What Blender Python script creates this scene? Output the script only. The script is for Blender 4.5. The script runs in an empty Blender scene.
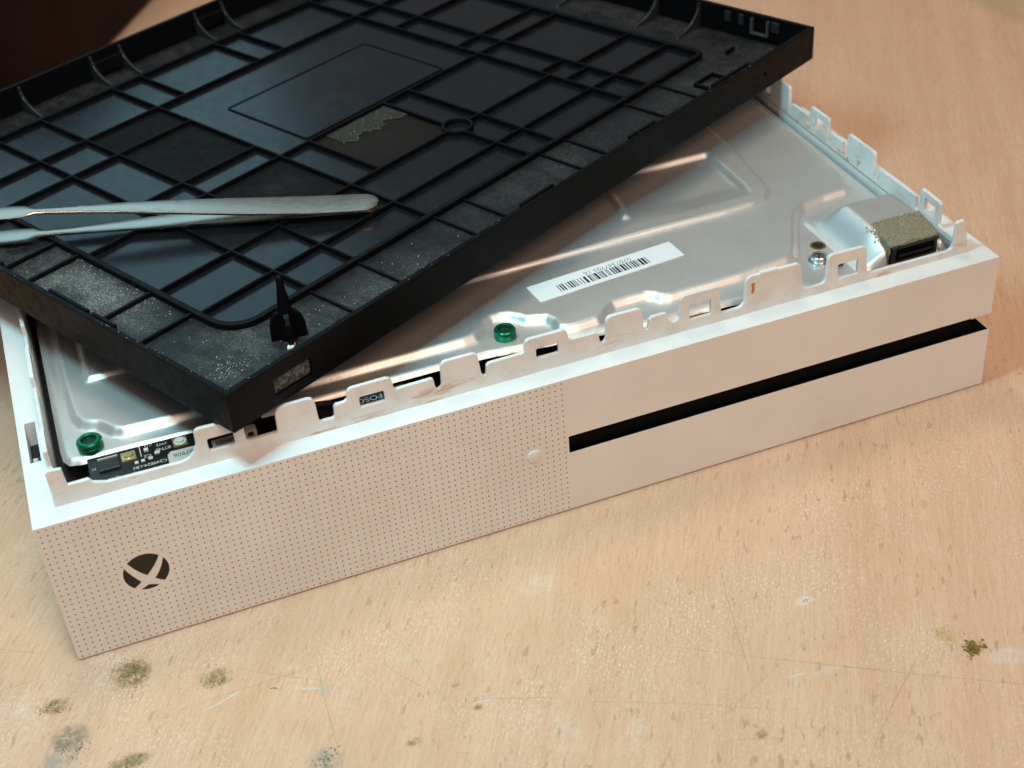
import bpy, bmesh, math, random
import numpy as np
from mathutils import Matrix, Vector

scene = bpy.context.scene
random.seed(7)
rng = np.random.default_rng(7)
MM = 0.001

# ------------------------------------------------------------------ camera
cam_data = bpy.data.cameras.new('camera')
cam = bpy.data.objects.new('camera', cam_data)
scene.collection.objects.link(cam)
scene.camera = cam
CR = ((0.93395732, -0.3498397, -0.07304734),
      (-0.26248144, -0.53275007, -0.80453767),
      (0.24254324, 0.77057741, -0.58939225))
CAM_POS = Vector((0.0349322, -0.3141910, 0.2930673))
cm = Matrix(((CR[0][0], -CR[1][0], -CR[2][0], CAM_POS.x),
             (CR[0][1], -CR[1][1], -CR[2][1], CAM_POS.y),
             (CR[0][2], -CR[1][2], -CR[2][2], CAM_POS.z),
             (0, 0, 0, 1)))
cam.matrix_world = cm
cam_data.sensor_fit = 'HORIZONTAL'
cam_data.sensor_width = 36
cam_data.lens = 1451.715 * 36 / 1024
cam_data.clip_start = 0.01
cam_data.clip_end = 50
cam_data.dof.use_dof = True
cam_data.dof.focus_distance = 0.43
cam_data.dof.aperture_fstop = 20

# ------------------------------------------------------------------ light
world = bpy.data.worlds.new('World')
scene.world = world
world.use_nodes = True
bg = world.node_tree.nodes['Background']
bg.inputs[0].default_value = (0.92, 0.95, 1.0, 1)
bg.inputs[1].default_value = 0.14

def area(name, loc, target, size, size_y, power, col):
    l = bpy.data.lights.new(name, 'AREA')
    l.shape = 'RECTANGLE'; l.size = size; l.size_y = size_y
    l.energy = power; l.color = col
    o = bpy.data.objects.new(name, l)
    scene.collection.objects.link(o)
    o.location = loc
    d = Vector(target) - Vector(loc)
    o.rotation_euler = d.to_track_quat('-Z', 'Y').to_euler()
    return o

# small cool bench lamp close above the left half of the console
area('bench_lamp', (0.005, -0.020, 0.368), (0.20, 0.05, 0), 0.075, 0.075, 0.92, (0.44, 0.88, 1.0))
# ceiling light, a little behind the desk
area('ceiling_light', (0.15, 0.72, 2.1), (0.12, 0.05, 0), 0.6, 0.6, 10.0, (1.0, 0.87, 0.68))
# large cool lamp added behind the desk for the blue reflection on the cover
area('cool_back_lamp', (-0.40, 2.0, 1.38), (0.1, 0.1, 0), 1.9, 1.1, 6.5, (0.40, 0.80, 1.0))
# warm fill lamp behind the camera, added to brighten the console front
area('front_fill', (0.5, -1.7, 1.9), (0.1, 0.0, 0), 1.2, 1.2, 29.5, (1.0, 0.69, 0.50))

vs = scene.view_settings
vs.view_transform = 'Standard'
vs.look = 'None'
vs.gamma = 1
vs.exposure = 0.10
vs.use_curve_mapping = False

# ------------------------------------------------------------------ helpers
COL = scene.collection

def mesh_obj(name, bm, mat, parent=None, smooth=False, bevel=None, seg=2):
    bmesh.ops.recalc_face_normals(bm, faces=bm.faces)
    me = bpy.data.meshes.new(name)
    bm.to_mesh(me); bm.free()
    return link(name, me, mat, parent, smooth, bevel, seg)

def link(name, me, mat, parent=None, smooth=False, bevel=None, seg=2):
    o = bpy.data.objects.new(name, me)
    COL.objects.link(o)
    if mat: 
        me.materials.clear(); me.materials.append(mat)
    if smooth:
        for p in me.polygons: p.use_smooth = True
    if bevel:
        m = o.modifiers.new('bevel', 'BEVEL')
        m.width = bevel; m.segments = seg; m.limit_method = 'ANGLE'
        m.angle_limit = math.radians(40)
    if parent: o.parent = parent
    return o

def empty(name, label, cat, matrix=None, group=None):
    o = bpy.data.objects.new(name, None)
    o.empty_display_size = 0.02
    COL.objects.link(o)
    if matrix: o.matrix_world = matrix
    tag(o, label, cat, group)
    return o

def tag(o, label=None, cat=None, group=None, kind=None):
    if label: o['label'] = label
    if cat: o['category'] = cat
    if group: o['group'] = group
    if kind: o['kind'] = kind
    return o

def box(bm, x0, x1, y0, y1, z0, z1, k=MM):
    vs_ = [bm.verts.new((x * k, y * k, z * k)) for x, y, z in
           ((x0, y0, z0), (x1, y0, z0), (x1, y1, z0), (x0, y1, z0),
            (x0, y0, z1), (x1, y0, z1), (x1, y1, z1), (x0, y1, z1))]
    for f in ((3, 2, 1, 0), (4, 5, 6, 7), (0, 1, 5, 4), (1, 2, 6, 5), (2, 3, 7, 6), (3, 0, 4, 7)):
        bm.faces.new([vs_[i] for i in f])

def plate(bm, outer, holes, fn0, fn1):
    """2-D outline with holes; fn0 / fn1 turn (a, b) into the two 3-D faces"""
    loops = [outer] + list(holes)
    tmp = bmesh.new()
    edges = []
    for lp in loops:
        v = [tmp.verts.new((a, b, 0)) for a, b in lp]
        for i in range(len(v)):
            edges.append(tmp.edges.new((v[i], v[(i + 1) % len(v)])))
    bmesh.ops.triangle_fill(tmp, use_beauty=True, use_dissolve=False, edges=edges)
    tmp.verts.index_update()
    pts = [(v.co.x, v.co.y) for v in tmp.verts]
    tris = [[v.index for v in f.verts] for f in tmp.faces]
    tmp.free()
    A = [bm.verts.new(fn0(*p)) for p in pts]
    B = [bm.verts.new(fn1(*p)) for p in pts]
    for t in tris:
        bm.faces.new([A[i] for i in t])
        bm.faces.new([B[i] for i in reversed(t)])
    n = 0
    for lp in loops:
        m = len(lp)
        for i in range(m):
            a, b = n + i, n + (i + 1) % m
            bm.faces.new((A[a], A[b], B[b], B[a]))
        n += m

def disc_pts(cx, cy, r, n=24):
    return [(cx + r * math.cos(2 * math.pi * i / n), cy + r * math.sin(2 * math.pi * i / n)) for i in range(n)]

def lathe(bm, prof, cx, cy, n=32, k=MM):
    """prof: list of (r, z) from the axis outwards and down"""
    rings = []
    for r, z in prof:
        if r < 1e-6:
            rings.append([bm.verts.new((cx * k, cy * k, z * k))])
        else:
            rings.append([bm.verts.new(((cx + r * math.cos(2 * math.pi * i / n)) * k,
                                        (cy + r * math.sin(2 * math.pi * i / n)) * k, z * k)) for i in range(n)])
    for a, b in zip(rings, rings[1:]):
        for i in range(n):
            j = (i + 1) % n
            if len(a) == 1 and len(b) == 1: continue
            if len(a) == 1: bm.faces.new((a[0], b[i], b[j]))
            elif len(b) == 1: bm.faces.new((a[i], a[j], b[0]))
            else: bm.faces.new((a[i], a[j], b[j], b[i]))

def text_mesh(name, body, size, mat, parent, loc, rotz, flat=True, bold=0.0):
    cu = bpy.data.curves.new(name, 'FONT')
    cu.body = body; cu.size = size * MM
    cu.align_x = 'CENTER'; cu.align_y = 'CENTER'
    cu.offset = bold
    t = bpy.data.objects.new(name + '_tmp', cu)
    COL.objects.link(t)
    dg = bpy.context.evaluated_depsgraph_get()
    me = bpy.data.meshes.new_from_object(t.evaluated_get(dg))
    me.name = name
    bpy.data.objects.remove(t); bpy.data.curves.remove(cu)
    M = Matrix.Translation(Vector(loc) * MM) @ Matrix.Rotation(rotz, 4, 'Z')
    me.transform(M)
    return link(name, me, mat, parent)

# ------------------------------------------------------------------ materials
class NT:
    def __init__(s, name):
        s.m = bpy.data.materials.new(name); s.m.use_nodes = True
        s.t = s.m.node_tree; s.n = s.t.nodes
        s.b = s.n['Principled BSDF']
    def new(s, typ, **kw):
        n = s.n.new(typ)
        for k, v in kw.items():
            if k.startswith('i_'):
                n.inputs[k[2:].replace('_', ' ')].default_value = v
            else: setattr(n, k, v)
        return n
    def l(s, a, b): s.t.links.new(a, b)
    def coords(s, scale=(1, 1, 1), rot=(0, 0, 0)):
        tc = s.new('ShaderNodeTexCoord'); mp = s.new('ShaderNodeMapping')
        s.l(tc.outputs['Object'], mp.inputs['Vector'])
        mp.inputs['Rotation'].default_value = rot
        m2 = s.new('ShaderNodeMapping'); m2.inputs['Scale'].default_value = scale
        s.l(mp.outputs['Vector'], m2.inputs['Vector'])
        return m2.outputs['Vector']
    def noise(s, vec, scale, detail=3, rough=0.55, dist=0.0):
        n = s.new('ShaderNodeTexNoise')
        n.inputs['Scale'].default_value = scale; n.inputs['Detail'].default_value = detail
        n.inputs['Roughness'].default_value = rough; n.inputs['Distortion'].default_value = dist
        if vec: s.l(vec, n.inputs['Vector'])
        return n.outputs['Fac']
    def ramp(s, fac, a, b, va=0.0, vb=1.0):
        n = s.new('ShaderNodeMapRange'); n.interpolation_type = 'SMOOTHSTEP'
        n.inputs['From Min'].default_value = a; n.inputs['From Max'].default_value = b
        n.inputs['To Min'].default_value = va; n.inputs['To Max'].default_value = vb
        s.l(fac, n.inputs['Value']); return n.outputs['Result']
    def math(s, op, a, b=None):
        n = s.new('ShaderNodeMath', operation=op)
        for i, v in enumerate((a, b)):
            if v is None: continue
            if isinstance(v, (int, float)): n.inputs[i].default_value = v
            else: s.l(v, n.inputs[i])
        return n.outputs[0]
    def mix(s, fac, a, b):
        n = s.new('ShaderNodeMix', data_type='RGBA')
        for nm, v in (('Factor', fac), ('A', a), ('B', b)):
            sk = [i for i in n.inputs if i.name == nm and (i.type == 'RGBA' or nm == 'Factor' and i.type == 'VALUE')][0]
            if isinstance(v, (int, float)): sk.default_value = v
            elif isinstance(v, tuple): sk.default_value = v + (1,) if len(v) == 3 else v
            else: s.l(v, sk)
        return [o for o in n.outputs if o.type == 'RGBA'][0]
    def bump(s, h, strength=0.3, dist=0.0001):
        n = s.new('ShaderNodeBump'); n.inputs['Strength'].default_value = strength
        n.inputs['Distance'].default_value = dist
        s.l(h, n.inputs['Height']); s.l(n.outputs['Normal'], s.b.inputs['Normal'])
    def blob(s, cx, cy, rx, ry):
        """soft elliptical spot in object coordinates (metres)"""
        tc = s.new('ShaderNodeTexCoord'); mp = s.new('ShaderNodeMapping')
        s.l(tc.outputs['Object'], mp.inputs['Vector'])
        mp.inputs['Scale'].default_value = (1 / rx, 1 / ry, 0)
        mp.inputs['Location'].default_value = (-cx / rx, -cy / ry, 0)
        ln = s.new('ShaderNodeVectorMath', operation='LENGTH')
        s.l(mp.outputs['Vector'], ln.inputs[0])
        return s.ramp(ln.outputs['Value'], 1.0, 0.0)

def plain(name, col, rough=0.5, metal=0.0, spec=0.5, bump=None):
    t = NT(name)
    t.b.inputs['Base Color'].default_value = col + (1,)
    t.b.inputs['Roughness'].default_value = rough
    t.b.inputs['Metallic'].default_value = metal
    t.b.inputs['Specular IOR Level'].default_value = spec
    if bump:
        t.bump(t.noise(t.coords(), bump[0], 3), bump[1], bump[2])
    return t.m

def mat_white(name, stains):
    t = NT(name)
    v = t.coords()
    big = t.ramp(t.noise(v, 24, 6, 0.65), 0.3, 0.75)
    col = t.mix(big, (0.815, 0.805, 0.79), (0.755, 0.74, 0.72))
    if stains:
        sv = t.coords((0.35, 1, 1.6))
        st = t.ramp(t.noise(sv, 210, 5, 0.65, 0.6), 0.53, 0.66)
        patch = t.ramp(t.noise(t.coords(), 42, 2), 0.40, 0.54)
        z = t.new('ShaderNodeSeparateXYZ')
        tc = t.new('ShaderNodeTexCoord'); t.l(tc.outputs['Object'], z.inputs[0])
        low = t.ramp(z.outputs['Z'], 0.0555, 0.0520)
        f = t.math('MULTIPLY', t.math('MULTIPLY', st, patch), low)
        col = t.mix(t.math('MULTIPLY', f, 0.75), col, (0.50, 0.29, 0.10))
        grime = t.math('MULTIPLY', t.ramp(t.noise(v, 120, 4), 0.42, 0.72), 0.32)
        col = t.mix(grime, col, (0.52, 0.42, 0.30))
    sp = t.ramp(t.noise(v, 900, 2), 0.79, 0.83)
    col = t.mix(t.math('MULTIPLY', sp, 0.6), col, (0.25, 0.2, 0.15))
    t.l(col, t.b.inputs['Base Color'])
    t.l(t.ramp(t.noise(t.coords((1, 1, 2.5)), 55, 6, 0.7), 0.3, 0.7, 0.42, 0.62), t.b.inputs['Roughness'])
    t.b.inputs['Specular IOR Level'].default_value = 0.35
    t.bump(t.noise(v, 4000, 2), 0.08, 0.00005)
    return t.m

WHITE = mat_white('white_plastic', False)
WHITE_RAIL = mat_white('white_plastic_stained', True)
BLACK_SLOT = plain('slot_black', (0.0012, 0.0012, 0.0014), 0.6, 0, 0.06)
CAVITY = plain('dark_inner_plastic', (0.008, 0.008, 0.009), 0.6, 0, 0.3)
EMBLEM = plain('emblem_black', (0.008, 0.006, 0.005), 0.25, 0, 0.4)
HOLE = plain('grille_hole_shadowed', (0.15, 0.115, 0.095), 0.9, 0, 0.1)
BRASS = plain('brass', (0.55, 0.36, 0.12), 0.35, 1.0)
STEEL_SCREW = plain('screw_steel', (0.62, 0.66, 0.66), 0.3, 1.0)
RECESS = plain('screw_recess_dark', (0.01, 0.012, 0.012), 0.5)
PAPER = plain('label_paper', (0.80, 0.82, 0.84), 0.6, 0, 0.3)
INK = plain('ink', (0.03, 0.03, 0.04), 0.7, 0, 0.2)
INK_PALE = plain('ink_grey', (0.22, 0.24, 0.26), 0.7, 0, 0.2)
SILK = plain('silkscreen_white', (0.55, 0.55, 0.53), 0.6)
RED = plain('silkscreen_red', (0.4, 0.05, 0.03), 0.6)
GOLD = plain('gold_contact', (0.72, 0.60, 0.30), 0.3, 0.8)
BUTTON_TOP = plain('pale_button', (0.62, 0.62, 0.55), 0.35)
PCB_M = plain('pcb_black', (0.010, 0.009, 0.009), 0.3, 0, 0.5)
CHIP = plain('chip_black', (0.018, 0.018, 0.02), 0.45)
STICKER = plain('board_sticker', (0.50, 0.45, 0.40), 0.6)

def mat_shield():
    t = NT('galvanised_steel')
    v = t.coords()
    sp = t.ramp(t.noise(v, 2600, 3, 0.7), 0.35, 0.7)
    col = t.mix(sp, (0.745, 0.735, 0.715), (0.82, 0.81, 0.79))
    bl = t.ramp(t.noise(v, 60, 4), 0.35, 0.7)
    col = t.mix(t.math('MULTIPLY', bl, 0.25), col, (0.58, 0.58, 0.57))
    t.l(col, t.b.inputs['Base Color'])
    t.b.inputs['Metallic'].default_value = 0.82
    t.l(t.ramp(t.noise(v, 2200, 3), 0.3, 0.75, 0.42, 0.53), t.b.inputs['Roughness'])
    t.bump(t.noise(v, 2600, 2), 0.05, 0.00004)
    return t.m
SHIELD = mat_shield()

def mat_green():
    t = NT('green_anodised')
    t.b.inputs['Base Color'].default_value = (0.012, 0.21, 0.10, 1)
    t.b.inputs['Metallic'].default_value = 0.75
    t.b.inputs['Roughness'].default_value = 0.28
    t.bump(t.noise(t.coords(), 1500, 2), 0.1, 0.0001)
    return t.m
GREEN = mat_green()

def mat_grime(name, c1, c2, rough=0.95):
    t = NT(name)
    v = t.coords()
    f = t.ramp(t.noise(v, 1300, 4, 0.7), 0.3, 0.7)
    t.l(t.mix(f, c1, c2), t.b.inputs['Base Color'])
    t.b.inputs['Roughness'].default_value = rough
    t.b.inputs['Specular IOR Level'].default_value = 0.1
    t.bump(t.noise(v, 1800, 4), 0.8, 0.0005)
    return t.m
GRIME = mat_grime('tan_foam', (0.20, 0.175, 0.115), (0.33, 0.295, 0.205))
GRIME_PALE = mat_grime('pale_grime', (0.28, 0.25, 0.16), (0.46, 0.42, 0.31))

def mat_lid(name, base, rough, spec, dust, blobs=(), level=0.0):
    t = NT(name)
    v = t.coords()
    col = base
    rg = t.ramp(t.noise(v, 250, 4), 0.3, 0.75, rough * 0.85, rough * 1.2)
    if dust:
        fine = t.ramp(t.noise(v, 2400, 4, 0.9), 0.48, 0.60)
        mid = t.ramp(t.noise(t.coords((1, 0.55, 1)), 75, 8, 0.78), 0.30, 0.72)
        m = None
        for (cx, cy, rx, ry, a) in blobs:
            b = t.math('MULTIPLY', t.blob(cx * MM, cy * MM, rx * MM, ry * MM), a)
            m = b if m is None else t.math('MAXIMUM', m, b)
        m = t.math('ADD', m, level) if m else level
        f = t.math('MULTIPLY', t.math('MULTIPLY', fine, mid), m)
        film = t.math('MULTIPLY', t.math('MULTIPLY', mid, m), 0.05)
        f = t.math('MINIMUM', t.math('ADD', f, film), 0.9)
        col = t.mix(t.math('MULTIPLY', f, dust), base, (0.42, 0.42, 0.385))
        rg = t.math('ADD', rg, t.math('MULTIPLY', f, 0.5))
        t.l(col, t.b.inputs['Base Color'])
    else:
        t.b.inputs['Base Color'].default_value = base + (1,)
    t.l(rg, t.b.inputs['Roughness'])
    t.b.inputs['Specular IOR Level'].default_value = spec
    t.bump(t.noise(v, 2500, 3), 0.06, 0.00006)
    return t.m
LID = mat_lid('black_plastic', (0.003, 0.003, 0.0035), 0.45, 0.10, 0)
LID_RIB = mat_lid('black_plastic_rib', (0.003, 0.003, 0.004), 0.5, 0.13, 0)
LID_PANEL = mat_lid('black_gloss_plastic', (0.005, 0.006, 0.008), 0.20, 0.36, 0.20, [(140, 100, 400, 400, 0.15)])
LID_PAD = mat_lid('black_matte_pad', (0.0035, 0.0035, 0.0035), 0.6, 0.12, 0.5, [(95, 88, 14, 12, 0.3)], 0.01)
LID_FLANGE = mat_lid('black_plastic_dusty', (0.006, 0.0065, 0.008), 0.45, 0.24, 0.85,
                     [(14, 92, 22, 52, 1.5), (30, 26, 34, 26, 0.8), (14, 140, 18, 26, 0.6), (62, 14, 60, 22, 0.50),
                      (150, 20, 90, 20, 0.22), (262, 20, 26, 26, 0.4), (250, 15, 90, 20, 0.35), (130, 213, 160, 12, 0.30), (275, 80, 20, 90, 0.30)], 0.05)

def mat_tweezers():
    t = NT('brushed_steel')
    v = t.coords((1, 8, 1))
    f = t.ramp(t.noise(v, 260, 4), 0.25, 0.75)
    col = t.mix(f, (0.58, 0.52, 0.44), (0.64, 0.575, 0.49))
    smudge = t.ramp(t.noise(t.coords(), 130, 4), 0.60, 0.75)
    col = t.mix(t.math('MULTIPLY', smudge, 0.35), col, (0.28, 0.26, 0.25))
    t.l(col, t.b.inputs['Base Color'])
    t.b.inputs['Metallic'].default_value = 1.0
    t.l(t.ramp(f, 0, 1, 0.24, 0.31), t.b.inputs['Roughness'])
    return t.m
TWEEZER = mat_tweezers()

def mat_desk():
    t = NT('worn_beech_desk')
    R = (0, 0, math.radians(-60))
    g = t.coords((1, 1, 1), R)
    bands = t.noise(t.coords((0.5, 7, 1), R), 9, 4, 0.6, 0.3)
    col = t.mix(t.ramp(bands, 0.30, 0.72), (0.735, 0.465, 0.310), (0.655, 0.395, 0.250))
    fine = t.noise(t.coords((0.10, 1.6, 1), R), 420, 5, 0.65, 0.1)
    col = t.mix(t.math('MULTIPLY', t.ramp(fine, 0.45, 0.72), 0.55), col, (0.80, 0.555, 0.39))
    fine2 = t.noise(t.coords((0.13, 1.3, 1), R), 1100, 4, 0.7, 0.1)
    col = t.mix(t.math('MULTIPLY', t.ramp(fine2, 0.50, 0.64), 0.42), col, (0.50, 0.29, 0.16))
    # darker medullary flecks
    fl = t.ramp(t.noise(t.coords((0.30, 1.0, 1), R), 520, 2, 0.5, 0.25), 0.62, 0.67)
    fm = t.math('MULTIPLY', t.ramp(t.noise(g, 30, 3), 0.36, 0.58), t.ramp(t.blob(0.12, -0.08, 0.42, 0.36), 0.0, 0.4))
    col = t.mix(t.math('MULTIPLY', t.math('MULTIPLY', fl, fm), 0.55), col, (0.40, 0.21, 0.10))
    # pale speckle: worn varnish
    ws = t.ramp(t.noise(t.coords((0.55, 1.2, 1), R), 1300, 3, 0.75), 0.54, 0.62)
    wm = t.ramp(t.noise(g, 26, 5, 0.65), 0.36, 0.66)
    near = t.math('MAXIMUM', t.blob(0.02, -0.05, 0.32, 0.16), t.math('MAXIMUM', t.blob(0.20, -0.07, 0.26, 0.13), t.blob(-0.06, 0.04, 0.10, 0.14)))
    w = t.math('MULTIPLY', t.math('MULTIPLY', ws, wm), t.math('ADD', t.math('MULTIPLY', near, 0.85), 0.06))
    col = t.mix(w, col, (0.86, 0.76, 0.63))
    mot = t.ramp(t.noise(g, 800, 4, 0.8), 0.35, 0.65)
    col = t.mix(t.math('MULTIPLY', mot, 0.16), col, (0.86, 0.68, 0.52))
    # bleached patches
    bp = t.math('MULTIPLY', t.ramp(t.noise(g, 42, 5, 0.65), 0.56, 0.76), t.math('MULTIPLY', t.math('MAXIMUM', t.blob(-0.03, -0.01, 0.13, 0.13), t.math('MULTIPLY', t.blob(0.10, -0.06, 0.12, 0.06), 0.6)), 0.75))
    col = t.mix(bp, col, (0.80, 0.79, 0.72))
    # dirt stains ground into the wood: (x, y, rx, ry, strength, tone)
    rag = t.ramp(t.noise(g, 330, 7, 0.8), 0.34, 0.60)
    for (x, y, rx, ry, a, c) in ((13.5, -11, 8, 8, 1.0, (0.21, 0.15, 0.055)), (34.4, -22.6, 7, 5.5, 0.9, (0.26, 0.19, 0.075)), (-8.1, -14.4, 5, 4, 1.0, (0.22, 0.15, 0.05)),
                           (-5.5, -27.5, 8, 7, 1.0, (0.25, 0.22, 0.14)), (-9.5, -34, 8, 7, 0.9, (0.36, 0.34, 0.27)), (7.5, -42, 9, 4, 1.0, (0.26, 0.21, 0.10)),
                           (55.2, -62.5, 7, 7, 0.8, (0.34, 0.34, 0.26)), (225, -97, 4, 3.2, 1.1, (0.27, 0.17, 0.04)), (221, -90, 4.5, 6, 0.6, (0.50, 0.37, 0.13)),
                           (61, -38, 2.5, 6, 0.6, (0.42, 0.50, 0.38)), (231, -103, 8, 5, 0.4, (0.80, 0.78, 0.72)), (30, 10, 1, 1, 0, (1, 1, 1)), (193.2, -63, 4, 2.4, 0.9, (0.82, 0.80, 0.75)),
                           (94, -52, 2, 1.4, 1, (0.25, 0.16, 0.08)), (97, -62, 2, 1.5, 1, (0.25, 0.16, 0.08)), (78, -66, 3, 2, 1, (0.30, 0.20, 0.10)), (160, -100, 3, 2, 0.9, (0.30, 0.19, 0.09)),
                           (128, -26, 9, 7, 0.25, (0.78, 0.82, 0.70)), (186, -88, 6, 2, .3, (0.72, 0.78, 0.75))):
        b = t.ramp(t.blob(x * MM, y * MM, rx * MM, ry * MM), 0.0, 0.75)
        col = t.mix(t.math('MINIMUM', t.math('MULTIPLY', t.math('MULTIPLY', b, rag), a), 0.92), col, c)
    # soft olive tint blended in at the far right
    olive_tint = t.ramp(t.blob(0.535, 0.275, 0.070, 0.14), 0.02, 0.20)
    col = t.mix(t.math('MULTIPLY', olive_tint, 0.30), col, (0.30, 0.26, 0.13))
    pt = t.ramp(t.noise(g, 300, 2, 0.4), 0.80, 0.82)
    col = t.mix(t.math('MULTIPLY', pt, 0.7), col, (0.25, 0.14, 0.07))
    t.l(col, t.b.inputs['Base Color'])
    t.l(t.ramp(t.noise(g, 90, 4), 0.3, 0.7, 0.42, 0.62), t.b.inputs['Roughness'])
    t.b.inputs['Specular IOR Level'].default_value = 0.28
    h = t.math('ADD', t.math('MULTIPLY', ws, 0.5), t.math('ADD', t.math('MULTIPLY', fl, -0.7), t.math('MULTIPLY', fine, 0.8)))
    t.bump(h, 0.4, 0.00014)
    return t.m
DESK = mat_desk()
SCRATCH = plain('scratch_dark', (0.34, 0.21, 0.12), 0.9, 0, 0.1)
SCRATCH_PALE = plain('scratch_pale', (0.66, 0.65, 0.60), 0.8, 0, 0.1)

def mat_box():
    t = NT('dark_brown_leather')
    v = t.coords()
    f = t.ramp(t.noise(v, 18, 4), 0.3, 0.7)
    t.l(t.mix(f, (0.009, 0.0028, 0.0010), (0.016, 0.005, 0.002)), t.b.inputs['Base Color'])
    t.b.inputs['Roughness'].default_value = 0.75
    t.b.inputs['Specular IOR Level'].default_value = 0.15
    t.bump(t.noise(v, 500, 4), 0.3, 0.0005)
    return t.m
LEATHER = mat_box()

# ------------------------------------------------------------------ desk
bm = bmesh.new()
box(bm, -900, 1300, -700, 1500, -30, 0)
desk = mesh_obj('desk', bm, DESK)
tag(desk, kind='structure')

def scratch(pts, w, mat):
    bm = bmesh.new()
    L = []
    n = len(pts)
    for i, (x, y) in enumerate(pts):
        a = Vector(pts[max(i - 1, 0)]); b = Vector(pts[min(i + 1, n - 1)])
        d = (b - a).normalized(); nn = Vector((-d.y, d.x))
        ww = w * (0.25 if i in (0, n - 1) else random.uniform(0.6, 1.2)) * 0.5
        L.append((bm.verts.new(((x + nn.x * ww) * MM, (y + nn.y * ww) * MM, 0.00004)),
                  bm.verts.new(((x - nn.x * ww) * MM, (y - nn.y * ww) * MM, 0.00004))))
    for p, q in zip(L, L[1:]): bm.faces.new((p[0], p[1], q[1], q[0]))
    mesh_obj('scratch', bm, mat, desk)

def wob(a, b, n=9, amp=0.35):
    a = Vector(a); b = Vector(b); d = (b - a); nn = Vector((-d.y, d.x)).normalized()
    bow = random.uniform(-1, 1) * d.length * 0.015
    return [tuple(a + d * (i / (n - 1)) + nn * (bow * math.sin(math.pi * i / (n - 1)) + random.uniform(-amp, amp) * 0.5)) for i in range(n)]
SCR = [((147, -60), (244, -122), .22), ((180, -118), (212, -92), .2), ((40, -21), (62, -36), .16), ((78, -36), (86, -50), .18),
       ((84, -24), (92, -68), .16), ((62, -24), (58, -78), .2), ((180, -36), (166, -84), .18), ((155, -32), (164, -70), .14),
       ((100, -60), (118, -68), .22), ((120, -70), (170, -96), .15), ((150, -98), (166, -104), .16), ((-30, 20), (-8, 6), .15),
       ((-32, -3), (-10, -2), .15), ((210, -46), (206, -52), .2), ((-14, -22), (2, -6), .14), ((190, -75), (150, -93), .14),
       ((128, -104), (138, -94), .2), ((22, -30), (66, -30), .14), ((300, -20), (330, -42), .2)]
for a, b, w in SCR: scratch(wob(a, b), w * 0.45, SCRATCH)
for a, b, w in [((29, -33), (40, -30), .55), ((55, -36), (60, -38), .5), ((175, -86), (180, -86.5), .6), ((96, -60), (102, -61), .7)]:
    scratch(wob(a, b, 6, .2), w, SCRATCH_PALE)

# ------------------------------------------------------------------ console
W, D, H = 295.0, 230.0, 49.05
console = empty('game_console', 'white game console lying upside down with its base removed and metal shield showing', 'game console')

def make_shell():
    def cube(x0, x1, y0, y1, z0, z1):
        bm = bmesh.new(); box(bm, x0, x1, y0, y1, z0, z1)
        bmesh.ops.recalc_face_normals(bm, faces=bm.faces)
        me = bpy.data.meshes.new('tmp'); bm.to_mesh(me); bm.free()
        o = bpy.data.objects.new('tmp', me); COL.objects.link(o); return o
    body = cube(0, W, 0, D, 0.6, H)
    cuts = [cube(8.1, W - 8.1, 8.1, D - 8.1, 4, 80),
            cube(149.7, W + 20, -20, 6.5, 22.2, 28.35),
            cube(W - 6.5, W + 20, -19, 40, 22.25, 28.3),
            cube(2.2, 5.2, 29.2, 48.8, 38, 70)]
    for c in cuts:
        m = body.modifiers.new('b', 'BOOLEAN'); m.operation = 'DIFFERENCE'; m.solver = 'EXACT'; m.object = c
    dg = bpy.context.evaluated_depsgraph_get(); dg.update()
    me = bpy.data.meshes.new_from_object(body.evaluated_get(dg))
    for c in cuts + [body]: bpy.data.objects.remove(c)
    me.name = 'shell'
    return link('shell', me, WHITE, console, bevel=0.00035, seg=2)
shell = make_shell()

# low feet under the shell
for fx, fy in ((20, 16), (275, 16), (20, 214), (275, 214)):
    bm = bmesh.new(); lathe(bm, [(0, 0.9), (6, 0.9), (6, 0.25), (5.7, 0.0), (0, 0.0)], fx, fy, 24)
    mesh_obj('foot', bm, CAVITY, console)

# dark tray inside, and the thing seen through the rim hole
bm = bmesh.new(); box(bm, 8.3, W - 8.3, 8.3, D - 8.3, 4.2, 40.5)
mesh_obj('inner_tray', bm, CAVITY, console)
bm = bmesh.new(); box(bm, 2.25, 5.15, 29.25, 44.6, 38.1, 44.0)
mesh_obj('rim_hole_floor', bm, CAVITY, console)
bm = bmesh.new(); 
plate(bm, [(30.5, 44.1), (36.5, 44.1), (34.5, 46.5), (32, 48.3)], [], lambda a, b: (2.9 * MM, a * MM, b * MM), lambda a, b: (4.2 * MM, a * MM, b * MM))
mesh_obj('rim_hook', bm, WHITE, console, bevel=0.0002)

# disc slot, side and front
bm = bmesh.new(); box(bm, 149.75, W - 6.6, 1.2, 6.45, 22.25, 28.3)
box(bm, 149.72, W - 0.7, 0.12, 6.4, 22.22, 22.5)
box(bm, 149.72, 149.95, 0.12, 6.4, 22.6, 28.3)
disc_slot = mesh_obj('disc_slot', bm, BLACK_SLOT, console)

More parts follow.
